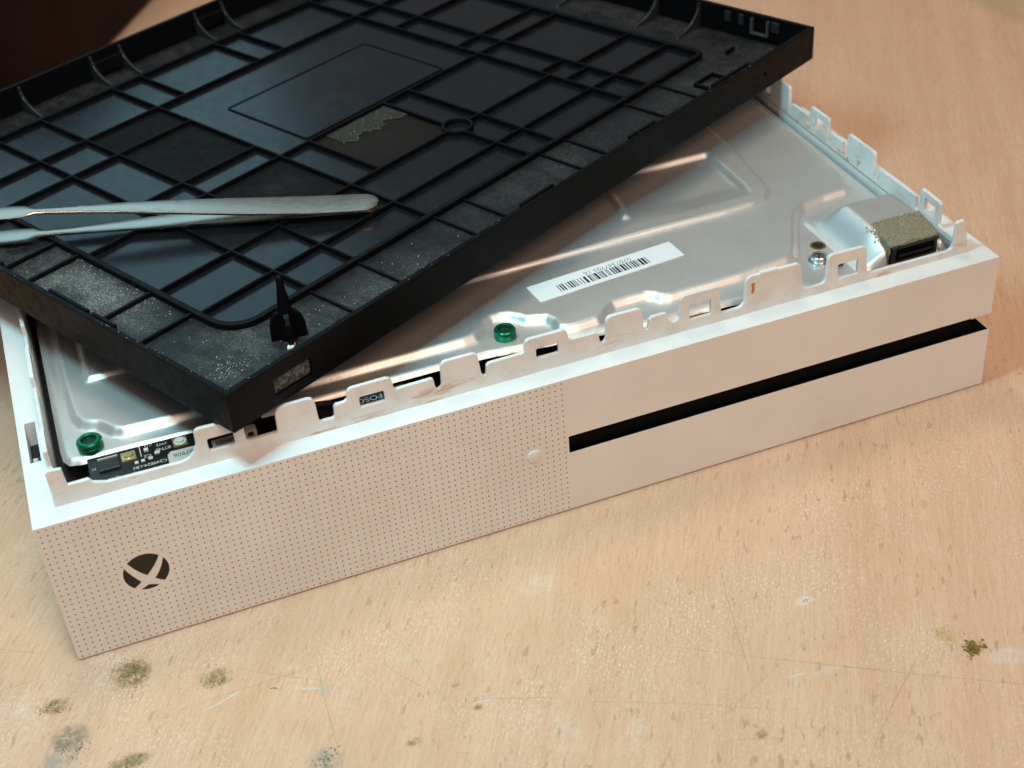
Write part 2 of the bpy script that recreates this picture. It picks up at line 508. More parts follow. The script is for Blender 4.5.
# eject button
bm = bmesh.new()
prof = [(0, -0.45), (2.0, -0.45), (2.3, -0.3), (2.4, 0.5)]
n = 40
rings = []
for r, y in prof:
    if r == 0: rings.append([bm.verts.new((138.7 * MM, y * MM, 24.75 * MM))])
    else: rings.append([bm.verts.new(((138.7 + r * math.cos(2 * math.pi * i / n)) * MM, y * MM, (24.75 + r * math.sin(2 * math.pi * i / n)) * MM)) for i in range(n)])
for a, b in zip(rings, rings[1:]):
    for i in range(n):
        j = (i + 1) % n
        if len(a) == 1: bm.faces.new((a[0], b[i], b[j]))
        else: bm.faces.new((a[i], a[j], b[j], b[i]))
mesh_obj('eject_button', bm, WHITE, console, smooth=True)

# round emblem: four black fields that leave a curved cross between them
EC = (24.35, 24.6); ER = 6.25
def on_circle(p):
    v = Vector((p[0] - EC[0], p[1] - EC[1])); v = v.normalized() * ER
    return (EC[0] + v.x, EC[1] + v.y)
def arc(p, q, n=10):
    a0 = math.atan2(p[1] - EC[1], p[0] - EC[0]); a1 = math.atan2(q[1] - EC[1], q[0] - EC[0])
    while a1 > a0: a1 -= 2 * math.pi      # clockwise
    return [(EC[0] + ER * math.cos(a0 + (a1 - a0) * i / n), EC[1] + ER * math.sin(a0 + (a1 - a0) * i / n)) for i in range(n + 1)]
def bez(p, c, q, n=8):
    return [((1 - t) ** 2 * p[0] + 2 * t * (1 - t) * c[0] + t * t * q[0], (1 - t) ** 2 * p[1] + 2 * t * (1 - t) * c[1] + t * t * q[1]) for t in [i / n for i in range(1, n)]]
fields = []
a, b = (20.13, 28.99), (28.63, 29.09); c = (24.41, 23.32)
fields.append(arc(a, b, 14) + bez(b, (27.9, 26.9), c) + [c] + bez(c, (22.3, 24.9), a))
a, b = (29.56, 27.84), (28.33, 19.94); c = (26.19, 21.56)
fields.append(arc(a, b, 14) + bez(b, (27.2, 20.6), c) + [c] + bez(c, (28.6, 24.3), a))
a, b = (26.69, 18.89), (21.69, 18.85); c = (23.98, 19.93)
fields.append(arc(a, b, 8) + bez(b, (22.9, 19.3), c) + [c] + bez(c, (25.3, 19.5), a))
a, b = (20.23, 20.04), (18.92, 27.73); c = (22.34, 21.58)
fields.append(arc(a, b, 12) + bez(b, (19.9, 25.1), c) + [c] + bez(c, (21.2, 20.6), a))
emblem = None
for f in fields:
    bm = bmesh.new()
    plate(bm, f, [], lambda a, b: (a * MM, -0.05 * MM, b * MM), lambda a, b: (a * MM, 0.2 * MM, b * MM))
    if emblem is None:
        emblem = mesh_obj('emblem', bm, EMBLEM, console)
    else:
        mesh_obj('emblem_field', bm, EMBLEM, emblem)

# grille: small round holes in straight rows
bm = bmesh.new()
for i in range(78):
    for j in range(25):
        x = 1.27 + i * 1.911; z = 1.45 + j * 1.938
        if math.hypot(x - EC[0], z - EC[1]) < ER + 0.75: continue
        if math.hypot(x - 138.7, z - 24.75) < 3.1: continue
        r = 0.25
        ce = [bm.verts.new(((x + r * math.cos(k * math.pi / 4)) * MM, -0.012 * MM, (z + r * math.sin(k * math.pi / 4)) * MM)) for k in range(8)]
        bm.faces.new(ce)
g = mesh_obj('grille_holes', bm, HOLE, console)
tag(g, kind='stuff')

# ---- clip rails standing on the rim
def slice_profile(P, a, b):
    def at(x):
        for p, q in zip(P, P[1:]):
            if p[0] <= x <= q[0]:
                t = 0 if q[0] == p[0] else (x - p[0]) / (q[0] - p[0])
                return p[1] + (q[1] - p[1]) * t
    return [(a, at(a))] + [p for p in P if a + 1e-4 < p[0] < b - 1e-4] + [(b, at(b))]

def rail(P, clips, fn0, fn1, axis, base=H - 0.3):
    """clips: list of (a, b, hole or None); the stretches between become rail pieces"""
    cuts = []
    x = P[0][0]
    for a, b, h in clips:
        if a > x: cuts.append((x, a, None, 'clip_rail'))
        cuts.append((a, b, h, 'clip')); x = b
    if x < P[-1][0]: cuts.append((x, P[-1][0], None, 'clip_rail'))
    for a, b, h, nm in cuts:
        top = slice_profile(P, a, b)
        o = [(a, base)] + top + [(b, base)]
        bm = bmesh.new()
        plate(bm, o, [h] if h else [], fn0, fn1)
        bmesh.ops.recalc_face_normals(bm, faces=bm.faces)
        lay = bm.edges.layers.float.new('bevel_weight_edge')
        for e in bm.edges:
            if len(e.link_faces) != 2 or e.calc_face_angle(0) < 0.15: continue
            p, q = e.verts[0].co / MM, e.verts[1].co / MM
            if p.z < base + 0.01 and q.z < base + 0.01: continue
            if any(abs(p[axis] - t) < 1e-3 and abs(q[axis] - t) < 1e-3 for t in (a, b)): continue
            e[lay] = 1.0
        ob = mesh_obj(nm, bm, WHITE_RAIL, console, bevel=0.0003, seg=2)
        ob.modifiers['bevel'].limit_method = 'WEIGHT'

FP = [(6.85, 60.6), (7.9, 61.0), (11.1, 60.6), (11.4, 55.0), (16.9, 55.1), (17.8, 53.7), (21.2, 52.5), (26.2, 52.4), (32.0, 52.3), (41.3, 52.2),
      (43.4, 52.8), (44.9, 54.2), (45.9, 56.5), (46.05, 60.4), (46.6, 61.1), (47.4, 61.4), (51.1, 61.3), (57.5, 61.2), (58.6, 60.6), (59.1, 59.5), (59.3, 53.5), (60.0, 53.2),
      (67.6, 53.3), (67.95, 53.8), (68.15, 59.2), (68.6, 60.3), (69.6, 61.1), (71.2, 61.45), (77.6, 61.5), (78.7, 61.1), (79.4, 60.0), (79.7, 53.4), (80.1, 52.9), (83.5, 52.8), (84.1, 53.3), (84.25, 56.2), (84.8, 57.0),
      (87.4, 57.1), (88.2, 57.7), (88.45, 59.7), (88.9, 60.6), (89.8, 61.1), (99.9, 61.2), (100.8, 60.9), (101.4, 60.0), (101.7, 57.1), (102.3, 56.6), (112.6, 56.8), (113.2, 56.4), (113.5, 53.4), (114.2, 52.6), (115.0, 53.0),
      (115.4, 53.9), (115.65, 60.1), (116.1, 61.0), (117.0, 61.5), (125.3, 61.45), (126.3, 61.0), (126.7, 60.2), (127.3, 54.1), (127.9, 52.9), (128.6, 53.0), (129.0, 56.0), (129.8, 56.75), (140.0, 56.9), (140.55, 57.3),
      (140.9, 59.9), (141.3, 60.6), (142.2, 61.0), (152.6, 61.0), (153.4, 60.6), (153.8, 59.8), (154.2, 57.1), (162.6, 57.1), (163.4, 56.4), (163.8, 53.6), (164.5, 52.9), (165.2, 53.2),
      (165.6, 54.0), (165.9, 60.0), (166.4, 60.9), (167.3, 61.35), (175.8, 61.35), (176.8, 60.9), (177.2, 59.9), (177.6, 54.3), (178.3, 53.2), (179.1, 53.5), (179.5, 56.4), (180.4, 57.15), (184.6, 57.2), (185.2, 56.7), (185.6, 54.4), (186.6, 53.3),
      (188.0, 53.2), (189.0, 54.2), (189.35, 60.1), (189.9, 60.9), (190.8, 61.35), (200.9, 61.35), (201.8, 60.9), (202.2, 60.0), (202.7, 52.4), (203.4, 51.8), (208.4, 51.9), (209.7, 52.3), (210.5, 53.4),
      (210.8, 60.2), (211.3, 61.2), (212.4, 61.8), (227.8, 61.8), (228.8, 61.2), (229.3, 60.0), (229.8, 52.9), (230.5, 52.2), (236.4, 52.1), (237.4, 52.5), (238.0, 53.6),
      (238.2, 60.3), (238.6, 61.1), (239.5, 61.6), (250.0, 61.5), (251.0, 61.0), (251.4, 60.2), (252.2, 52.2), (252.8, 51.5), (281.0, 51.3), (282.2, 52.1), (282.6, 53.5), (282.9, 60.4), (283.5, 60.9), (285.6, 61.0), (286.1, 60.4), (288.1, 50.6)]
def rr(x0, x1, z0, z1, r=0.35):
    return [(x0 + r, z0), (x1 - r, z0), (x1, z0 + r), (x1, z1 - r), (x1 - r, z1), (x0 + r, z1), (x0, z1 - r), (x0, z0 + r)]
fcl = [(43.4, 59.8, rr(49.0, 56.2, 53.4, 57.3)), (67.6, 79.95, None), (83.9, 102.2, rr(91.6, 98.8, 53.8, 57.3)), (115.1, 127.8, None),
       (140.3, 154.25, rr(144.0, 150.9, 53.7, 57.2)), (165.3, 178.2, None), (188.9, 202.9, rr(192.4, 199.4, 52.5, 57.8)), (210.4, 230.0, None),
       (237.9, 252.4, rr(241.8, 248.8, 52.4, 57.5)), (282.0, 288.1, None)]
rail(FP, fcl, lambda a, b: (a * MM, 6.85 * MM, b * MM), lambda a, b: (a * MM, 8.1 * MM, b * MM), 0)
# small white nub on one clip top, orange rust mark beside it
bm = bmesh.new(); box(bm, 215.3, 221.2, 6.6, 8.3, 61.0, 62.35)
mesh_obj('clip_nub', bm, WHITE, console, bevel=0.0003)
bm = bmesh.new()
plate(bm, [(212.5, 56.2), (213.0, 55.5), (213.6, 56.4), (213.5, 58.3), (213.8, 59.2), (213.1, 59.5), (212.5, 58.9), (212.7, 57.6)], [],
      lambda a, b: (a * MM, 6.80 * MM, b * MM), lambda a, b: (a * MM, 6.95 * MM, b * MM))
mesh_obj('rust_mark', bm, plain('rust_orange', (0.50, 0.20, 0.05), 0.8), console)

# side rails: (y, z) profile, the same pattern on both long walls
SP = [(8.15, 55.0), (12.5, 55.0), (13.0, 51.3), (20.9, 51.3), (21.4, 51.9), (21.6, 58.6), (22.1, 59.3), (31.6, 59.6), (32.2, 59.1), (32.6, 51.4), (34.2, 51.4), (34.5, 55.4), (35.2, 55.6), (56.6, 55.3), (57.2, 54.8), (57.5, 50.4),
      (58.6, 50.1), (59.5, 50.5), (59.8, 58.6), (60.5, 59.5), (75.9, 59.3), (76.6, 58.7), (76.9, 50.5), (79.5, 50.3), (79.9, 54.6), (80.5, 55.0), (86.8, 54.9), (87.4, 54.3), (87.7, 50.4), (89.2, 50.3), (89.5, 58.5), (90.1, 59.2),
      (101.5, 58.9), (102.2, 58.3), (102.5, 51.5), (104.2, 51.3), (104.5, 54.2), (105.2, 54.6), (114.8, 54.5), (115.4, 54.0), (115.7, 50.4), (117.0, 50.3), (117.4, 59.2), (118.0, 60.0), (130.0, 60.0), (130.6, 59.4), (130.9, 51.0),
      (134.0, 51.0), (134.4, 55.0), (160.0, 55.0), (160.4, 51.0), (162.0, 51.0), (162.4, 59.0), (178.0, 59.0), (178.4, 51.0), (181.0, 51.0), (181.4, 55.0), (221.85, 55.0)]
scl = [(21.0, 32.7, rr(23.7, 29.6, 52.6, 57.5)), (59.3, 77.0, None), (89.0, 102.7, rr(92.5, 98.7, 52.2, 56.6)), (116.6, 131.0, None), (161.6, 178.6, None)]
rail(SP, scl, lambda a, b: ((W - 8.1) * MM, a * MM, b * MM), lambda a, b: ((W - 6.85) * MM, a * MM, b * MM), 1)
SPL = [(a, min(b, 55 + (b - 55) * 0.5) if b > 55 else b) for a, b in SP]
sll = [(21.0, 32.7, None), (59.3, 77.0, None), (89.0, 102.7, None), (116.6, 131.0, None), (161.6, 178.6, None)]
rail(SPL, sll, lambda a, b: (6.85 * MM, a * MM, b * MM), lambda a, b: (8.1 * MM, a * MM, b * MM), 1)

# ---- pressed metal shield (height field with embossed steps)
Z0 = 47.6
def seg_dist(px, py, poly):
    d = np.full(px.shape, 1e9); inside = np.zeros(px.shape, bool)
    n = len(poly)
    for i in range(n):
        x0, y0 = poly[i]; x1, y1 = poly[(i + 1) % n]
        dx, dy = x1 - x0, y1 - y0
        t = np.clip(((px - x0) * dx + (py - y0) * dy) / (dx * dx + dy * dy + 1e-12), 0, 1)
        d = np.minimum(d, np.hypot(px - x0 - t * dx, py - y0 - t * dy))
        c = ((y0 > py) != (y1 > py)) & (px < (x1 - x0) * (py - y0) / (y1 - y0 + 1e-12) + x0)
        inside ^= c
    return np.where(inside, -d, d)
def sstep(x, a, b):
    t = np.clip((x - a) / (b - a), 0, 1); return t * t * (3 - 2 * t)

OUT = [(10.6, 215), (10.6, 35), (10.9, 30.2), (12.2, 27.6), (15.5, 26.6), (46.5, 25.6), (52, 25.4), (84, 25.2), (134, 24.4), (157, 21.4), (170, 20.2), (182, 18.2), (210, 17.0), (235, 14.0), (258, 13.2), (262, 12.2), (284.5, 12.2), (284.8, 30), (285.4, 215)]
PLAT = [(15.0, 210), (14.8, 95.0), (14.9, 85.8), (15.3, 57.0), (15.9, 45.5), (17.4, 41.6), (19.6, 40.0), (22.0, 38.9), (24.0, 36.4), (25.5, 34.0), (28.2, 32.4), (38.9, 31.9), (46.2, 31.9), (85.8, 31.4), (109.9, 31.0), (130.0, 31.2), (134.0, 32.0), (136.2, 34.2),
        (138.2, 37.0), (141.3, 39.0), (144.2, 39.2), (146.9, 38.2), (149.1, 35.9), (150.9, 33.6), (153.4, 33.0), (156.3, 31.9), (157.6, 29.2), (157.8, 25.5), (159.5, 23.6), (163.5, 23.2), (170.3, 23.6), (173.2, 25.4), (174.8, 27.4), (177.5, 29.3), (182, 29.6), (188.6, 29.6), (190.8, 28.2), (192.2, 26.0), (195, 25.2),
        (219.2, 26.0), (236.5, 28.0), (239.6, 29.0), (241.8, 31.8), (247, 41), (251.3, 48.8), (253.6, 52.4), (257.9, 55.1), (266.3, 56.9), (275.5, 57.6), (278.2, 59), (279.8, 68.5), (281.0, 98.4), (281.3, 210)]
PLAT2 = [(22, 205), (22, 60.5), (100, 59.6), (152, 60), (201.8, 61.4), (232, 61.0), (243, 62.0), (248.5, 64.0), (251.8, 67.8), (252.8, 73), (253.3, 82), (254.9, 97.7), (255, 205)]
step = 0.6
gx = np.arange(8.8, 287.4, step); gy = np.arange(10.4, 218, step)
X, Y = np.meshgrid(gx, gy)
Zs = np.full(X.shape, Z0)
Zs += 2.3 * sstep(-seg_dist(X, Y, PLAT), -1.25, 1.25)
dq = seg_dist(X, Y, PLAT2)
Zs += 1.4 * sstep(-dq, -0.85, 0.85) * sstep(Y, 40, 50)
# recess inside the upper panel: back side and right side are steps, the rest fades out
back = sstep(101.0 - Y, -1.2, 1.2); right = sstep(245.3 - X, -1.2, 1.2)
fade = sstep(X, 196, 226) * sstep(Y, 66, 78)
Zs -= 2.0 * back * right * fade
# short ridge
RID = [(202.2, 88), (203.4, 88), (202.0, 72.4), (200.6, 72.4)]
Zs += 1.3 * sstep(-seg_dist(X, Y, RID), -1.6, 0.6)
# hump over the port
y0h = 20.3 - 8.0 * (1 - sstep(X, 262.9, 264.4) * sstep(283.2 - X, 0, 1.5))
hump = sstep(X, 253.6, 264.2) * sstep(286.8 - X, 0, 6.5) * sstep(Y - y0h, -0.7, 0.9) * sstep(50 - Y, 0, 12)
hump *= 0.62 + 0.38 * sstep(Y, 12, 24)
hh_ = Z0 + 8.6 * hump
Zs = np.where(hump > 0.001, 0.9 * np.logaddexp(Zs / 0.9, hh_ / 0.9) - 0.9 * np.log1p(np.exp(-np.abs(Zs - hh_) / 0.9)) * (hh_ < Zs), Zs)
# ripples so that reflections break as in thin pressed sheet
Zs += 0.10 * np.sin(X * 0.09 + 1.3 * np.sin(Y * 0.05)) * np.sin(Y * 0.11 + 0.7)
do = seg_dist(X, Y, OUT)
Zs -= 1.5 * sstep(do, -1.2, 0.7)
nx, ny = len(gx), len(gy)
gyy, gxx = np.gradient(do, step)
pull = np.where(do > 0.4, do - 0.4, 0)
gl = np.hypot(gxx, gyy) + 1e-9
XS = X - pull * gxx / gl; YS = Y - pull * gyy / gl
verts = np.stack([XS, YS, Zs], -1).reshape(-1, 3) * MM
ii, jj = np.meshgrid(np.arange(ny - 1), np.arange(nx - 1), indexing='ij')
keep = np.minimum(np.minimum(do[:-1, :-1], do[1:, 1:]), np.minimum(do[1:, :-1], do[:-1, 1:])) < 0.4
a = (ii * nx + jj)[keep]
faces = np.stack([a, a + 1, a + nx + 1, a + nx], -1)
used = np.unique(faces); remap = -np.ones(len(verts), int); remap[used] = np.arange(len(used))
me = bpy.data.meshes.new('metal_shield')
me.from_pydata(verts[used].tolist(), [], remap[faces].tolist())
shield = link('metal_shield', me, SHIELD, console, smooth=True)
def hz(x, y):
    return float(Zs[int(round((y - gy[0]) / step)), int(round((x - gx[0]) / step))])

# screws
def screw(x, y, r, h, mat, name='screw', n=36):
    z = hz(x, y) - 0.2
    bm = bmesh.new()
    lathe(bm, [(0, z + h - 1.2), (r * 0.56, z + h - 1.2), (r * 0.60, z + h - 0.1), (r * 0.66, z + h), (r * 0.86, z + h), (r * 0.97, z + h - 0.35), (r, z + h - 0.8), (r, z + h - 1.5), (r * 0.95, z + h - 1.65), (r, z + h - 1.8), (r, z)], x, y, n)
    s = mesh_obj(name, bm, mat, shield, bevel=None, smooth=False)
    bm = bmesh.new()
    st = []
    for i in range(24):
        rad = r * (0.46 + 0.08 * math.cos(6 * i * 2 * math.pi / 24))
        st.append((x + rad * math.cos(2 * math.pi * i / 24), y + rad * math.sin(2 * math.pi * i / 24)))
    plate(bm, st, [], lambda p, q: (p * MM, q * MM, (z + h - 1.15) * MM), lambda p, q: (p * MM, q * MM, (z + h - 1.05) * MM))
    mesh_obj('screw_recess', bm, RECESS, s)
    return s
screw(18.8, 30.9, 3.6, 3.4, GREEN)
screw(142.6, 30.3, 3.35, 3.3, GREEN)
screw(246.4, 25.2, 2.6, 2.4, STEEL_SCREW)
bm = bmesh.new(); zz = hz(246.4, 25.2)
lathe(bm, [(2.6, zz + 0.35), (3.4, zz + 0.3), (3.5, zz - 0.3)], 246.4, 25.2, 30)
mesh_obj('washer', bm, STEEL_SCREW, shield)
# brass bushing with a dark bore, and a black post hole
zz = hz(250.6, 33.0)
bm = bmesh.new(); lathe(bm, [(1.7, zz - 0.6), (1.8, zz + 0.25), (2.5, zz + 0.25), (2.7, zz - 0.4)], 250.6, 33.0, 30)
mesh_obj('brass_bushing', bm, BRASS, shield)
bm = bmesh.new(); lathe(bm, [(0, zz + 0.12), (1.75, zz + 0.12)], 250.6, 33.0, 24)
mesh_obj('bushing_bore', bm, RECESS, shield)
zz = hz(250.4, 21.4)
bm = bmesh.new(); lathe(bm, [(0, zz + 2.2), (1.4, zz + 2.2), (1.8, zz + 1.8), (1.9, zz - 0.3)], 250.6, 21.2, 24)
mesh_obj('locating_pin', bm, CHIP, shield)

# barcode label
LC = Vector((182.9, 46.7)); LA = math.atan2(4.6, 51.2)
ux = Vector((math.cos(LA), math.sin(LA))); uy = Vector((-ux.y, ux.x))
zl = max(hz(182, 46), hz(165, 44), hz(204, 50)) + 0.10
def lab(a, b, z): 
    p = LC + ux * a + uy * b
    return (p.x * MM, p.y * MM, z * MM)
bm = bmesh.new()
plate(bm, [(-25.7, -4.9), (25.7, -4.9), (25.7, 4.9), (-25.7, 4.9)], [], lambda a, b: lab(a, b, zl), lambda a, b: lab(a, b, zl - 0.12))
label = mesh_obj('barcode_label', bm, PAPER, shield)
label['label'] = 'white paper label with barcode'
bm = bmesh.new()
x = -17.4
for k in range(100):
    w = random.choice((0.3, 0.3, 0.55, 0.85)); gp = random.choice((0.32, 0.32, 0.5, 0.75))
    if x + w > 14.8: break
    vsq = [bm.verts.new(lab(p, q, zl + 0.015)) for p, q in ((x, -3.1), (x + w, -3.1), (x + w, 0.9), (x, 0.9))]
    bm.faces.new(vsq); x += w + gp
mesh_obj('barcode', bm, INK, label)
p = LC + ux * 1.6 + uy * 2.35
text_mesh('label_number', '0707347703 16', 2.7, INK_PALE, label, (p.x, p.y, zl + 0.02), LA + math.pi)

# ---- small circuit board at the front left, seen past the shield edge
bm = bmesh.new()
plate(bm, [(17.0, 25.4), (16.8, 14.5), (18.2, 12.8), (20.2, 12.4), (62, 10.6), (66, 10.6), (66, 24.0)], [],
      lambda a, b: (a * MM, b * MM, 48.0 * MM), lambda a, b: (a * MM, b * MM, 46.7 * MM))
pcb = mesh_obj('circuit_board', bm, PCB_M, console)
zt = 48.0
bm = bmesh.new(); box(bm, 19.5, 25.4, 17.5, 22.2, zt, zt + 0.8)
mesh_obj('chip', bm, CHIP, pcb, bevel=0.0002)
bm = bmesh.new(); box(bm, 19.7, 25.2, 22.75, 23.1, zt, zt + 0.8)
mesh_obj('solder_pads', bm, SILK, pcb)
for (x, y, m) in ((28.0, 21.6, GOLD), (42.4, 21.9, GOLD)):
    bm = bmesh.new(); lathe(bm, [(0, zt + 0.9), (1.2, zt + 0.9), (1.3, zt + 0.45), (1.75, zt + 0.4), (1.75, zt)], x, y, 24)
    o = mesh_obj('tact_switch', bm, BUTTON_TOP if x > 40 else GOLD, pcb)
    bm = bmesh.new(); box(bm, x - 2.0, x + 2.0, y - 1.9, y + 1.9, zt, zt + 0.3)
    mesh_obj('switch_base', bm, m, o)
bm = bmesh.new(); box(bm, 29.2, 30.2, 17.2, 18.2, zt, zt + 0.3); box(bm, 31.0, 32.0, 17.3, 18.3, zt, zt + 0.3); box(bm, 33.0, 34.2, 17.6, 18.5, zt, zt + 0.3); box(bm, 32.4, 33.6, 21.6, 22.8, zt, zt + 0.5); box(bm, 35.0, 36.4, 19.2, 20.2, zt, zt + 0.4)
mesh_obj('resistors', bm, SILK, pcb)
bm = bmesh.new(); plate(bm, [(38.0, 11.9), (38.2, 17.4), (39.2, 18.6), (48.2, 18.2), (49.5, 16.0), (49.2, 11.3)], [], lambda a, b: (a * MM, b * MM, (zt + 0.08) * MM), lambda a, b: (a * MM, b * MM, zt * MM))
stk = mesh_obj('board_sticker', bm, STICKER, pcb)
text_mesh('sticker_number', '9207906', 2.3, INK, stk, (43.6, 16.4, zt + 0.1), math.pi + 0.03)
text_mesh('sticker_number', '707', 2.0, INK, stk, (44.8, 13.6, zt + 0.1), math.pi + 0.03)
bm = bmesh.new(); plate(bm, [(50.6, 11.4), (50.6, 18.4), (58.6, 18.4), (58.6, 11.4)], [], lambda a, b: (a * MM, b * MM, (zt + 0.08) * MM), lambda a, b: (a * MM, b * MM, zt * MM))
stk2 = mesh_obj('board_sticker', bm, STICKER, pcb)
text_mesh('sticker_number', '88682', 2.4, INK, stk2, (54.4, 16.6, zt + 0.1), math.pi)
for s, x, y, sz in (('C249824-LB2', 33.0, 15.6, 1.7), ('BTN0', 37.6, 21.0, 1.8), ('SW2', 37.4, 23.2, 1.5), ('C2', 33.0, 19.6, 1.7), ('C15', 33.8, 24.4, 1.4), ('5711', 22.8, 13.9, 1.6), ('P1', 18.2, 20.2, 1.3)):
    text_mesh('silkscreen', s, sz, SILK, pcb, (x, y, zt + 0.03), math.pi)
text_mesh('silkscreen', '5716', 1.5, RED, pcb, (27.4, 13.8, zt + 0.03), math.pi)
bm = bmesh.new(); box(bm, 31.2, 31.45, 20.0, 25.0, zt, zt + 0.05)
mesh_obj('silkscreen_line', bm, SILK, pcb)
# small white plug at the end of the board
bm = bmesh.new(); box(bm, 59.8, 63.2, 15.0, 18.0, zt, zt + 2.2)
plug = mesh_obj('plug', bm, STICKER, pcb, bevel=0.0002)
bm = bmesh.new(); box(bm, 60.6, 62.2, 14.93, 15.0, zt + 0.5, zt + 1.9)
mesh_obj('plug_socket', bm, CHIP, plug)
# black flex plate behind the second window, with print on it
bm = bmesh.new(); box(bm, 82, 108, 10.5, 22.6, 45.6, 46.6)
flex = mesh_obj('black_plate', bm, CHIP, console)
text_mesh('plate_print', 'FOSC', 3.1, SILK, flex, (96.9, 19.6, 46.64), math.pi)
# curved dark cable tucked behind the third clip
cu = []
for i in range(9):
    t = i / 8; cu.append((70 + 16 * t, 17 + 3 * math.sin(t * 3.0), 48.6 + 1.5 * t))
bm = bmesh.new()
prev = None
for (x, y, z) in cu:
    ring = [bm.verts.new((x * MM, (y + 0.9 * math.cos(k * math.pi / 4)) * MM, (z + 0.9 * math.sin(k * math.pi / 4)) * MM)) for k in range(8)]
    if prev:
        for k in range(8): bm.faces.new((prev[k], prev[(k + 1) % 8], ring[(k + 1) % 8], ring[k]))
    prev = ring
mesh_obj('cable', bm, CHIP, console, smooth=True)

# ---- data port under the hump
bm = bmesh.new(); box(bm, 264.6, 280.8, 12.4, 24.0, 48.2, 53.7)
port = mesh_obj('port', bm, CHIP, console, bevel=0.0003)
bm = bmesh.new(); box(bm, 266.0, 279.4, 12.28, 12.4, 49.1, 52.9)
mesh_obj('port_mouth', bm, BLACK_SLOT, port)
bm = bmesh.new(); box(bm, 266.8, 278.6, 12.1, 12.27, 50.2, 51.0)
mesh_obj('port_tongue', bm, CHIP, port)
# dirt packed on top of the port and round the opening
def grains(bm, pts, r0, r1, k=MM):
    for (x, y, z) in pts:
        r = random.uniform(r0, r1)
        M = Matrix.Translation((x * k, y * k, z * k)) @ Matrix.Rotation(random.uniform(0, 6.28), 4, Vector((random.random() - .5, random.random() - .5, random.random() + .1)).normalized()) @ Matrix.Diagonal((r * k * random.uniform(.6, 1.5), r * k, r * k * random.uniform(.5, 1), 1))
        bmesh.ops.create_icosphere(bm, subdivisions=1, radius=1, matrix=M)
bm = bmesh.new()
cols = [('s', k / 7) for k in range(7)] + [('t', k / 37) for k in range(38)] + [('e', k / 4) for k in range(1, 5)]
rows = [('f', k / 4) for k in range(4)] + [('t', k / 25) for k in range(26)]
gv = []
for rk, rt in rows:
    line = []
    for ck, ct in cols:
        x = {'s': 263.7 + 0.3 * ct, 't': 264.0 + 17.4 * ct, 'e': 281.4 + 0.4 * ct}[ck]
        y = {'f': 13.0 + 0.25 * rt, 't': 13.3 + 11.4 * rt}[rk]
        zt_ = 54.5 + 2.1 * (y - 13) / 11.4 + 0.25 * math.sin(x * 0.5) * math.sin(y * 0.4)
        if rk == 'f': zt_ = 53.75 + (zt_ - 53.75) * rt
        if ck == 's': zt_ = 48.6 + (zt_ - 48.6) * ct
        if ck == 'e': zt_ = zt_ - 2.6 * ct
        j_ = 0.16
        line.append(bm.verts.new(((x + random.uniform(-j_, j_)) * MM, (y + random.uniform(-j_, j_)) * MM, (zt_ + random.uniform(-j_, j_)) * MM)))
    gv.append(line)
for j in range(len(rows) - 1):
    for i in range(len(cols) - 1): bm.faces.new((gv[j][i], gv[j][i + 1], gv[j + 1][i + 1], gv[j + 1][i]))
dirt = mesh_obj('packed_dust', bm, GRIME, port, smooth=True)
bm = bmesh.new()
pts = []
for i in range(300):
    t = random.random()
    if t < 0.62:   # along the upper lip of the opening
        x = random.uniform(261.5, 283); y = 22.6 + random.gauss(0, 1.0) + 2.2 * math.sin((x - 261) / 22 * 3.1)
    elif t < 0.85: # left shoulder
        x = 263.2 + random.gauss(0, 0.5); y = random.uniform(18, 22.5)
    else:
        x = 283 + random.gauss(0, .6); y = random.uniform(15, 22)
    y = min(max(y, 11.5), 40)
    pts.append((x, y, max(hz(min(x, 286), y), 48.0) + 0.02))
grains(bm, pts, 0.10, 0.30)
gr = mesh_obj('dust_crust', bm, GRIME_PALE, port); tag(gr, kind='stuff')

# ------------------------------------------------------------------ black base cover lying on top
KS = 0.993
K = KS * MM
LR = Matrix(((0.88193708, -0.47131790, 0.00681314), (0.47135227, 0.88193195, -0.00480428), (-0.00374439, 0.00744846, 0.99996525)))
Fp = CAM_POS + (Vector((0.05617284, 0.00149594, 0.07334054)) - CAM_POS) * KS
HL = 12.77
lid_m = Matrix.Translation(Fp - LR.col[2] * HL * K) @ LR.to_4x4()
lid = empty('console_base_cover', 'dusty black plastic base cover turned over and laid askew across the open console', 'cover', lid_m)
LU, LV = 285.0, 222.2
FL = 2.27                      # floor height above the underside
WT = 1.9
bm = bmesh.new(); box(bm, 0.05, LU - 0.05, 0.05, LV - 0.05, 0, FL, K)
mesh_obj('floor', bm, LID_FLANGE, lid, bevel=0.0004)
# walls: near wall has a window with dust behind it
bm = bmesh.new()
wz = HL
plate(bm, [(0, 0.02), (LU, 0.02), (LU, wz), (0, wz)], [[(15.6, 3.2), (28.9, 3.0), (29.0, 8.2), (15.7, 8.3)], disc_pts(252.4, 6.1, 0.9, 12)],
      lambda a, b: (a * K, 0, b * K), lambda a, b: (a * K, WT * K, b * K))
mesh_obj('side_wall', bm, LID, lid, bevel=0.00025)
bm = bmesh.new(); box(bm, 0, WT, WT, LV - WT, 0.02, wz, K); mesh_obj('side_wall', bm, LID, lid, bevel=0.00025)
bm = bmesh.new(); box(bm, LU - WT, LU, WT, LV - WT, 0.02, wz, K); mesh_obj('side_wall', bm, LID, lid, bevel=0.00025)
bm = bmesh.new(); box(bm, 0, LU, LV - WT, LV, 0.02, wz, K); mesh_obj('side_wall', bm, LID, lid, bevel=0.00025)
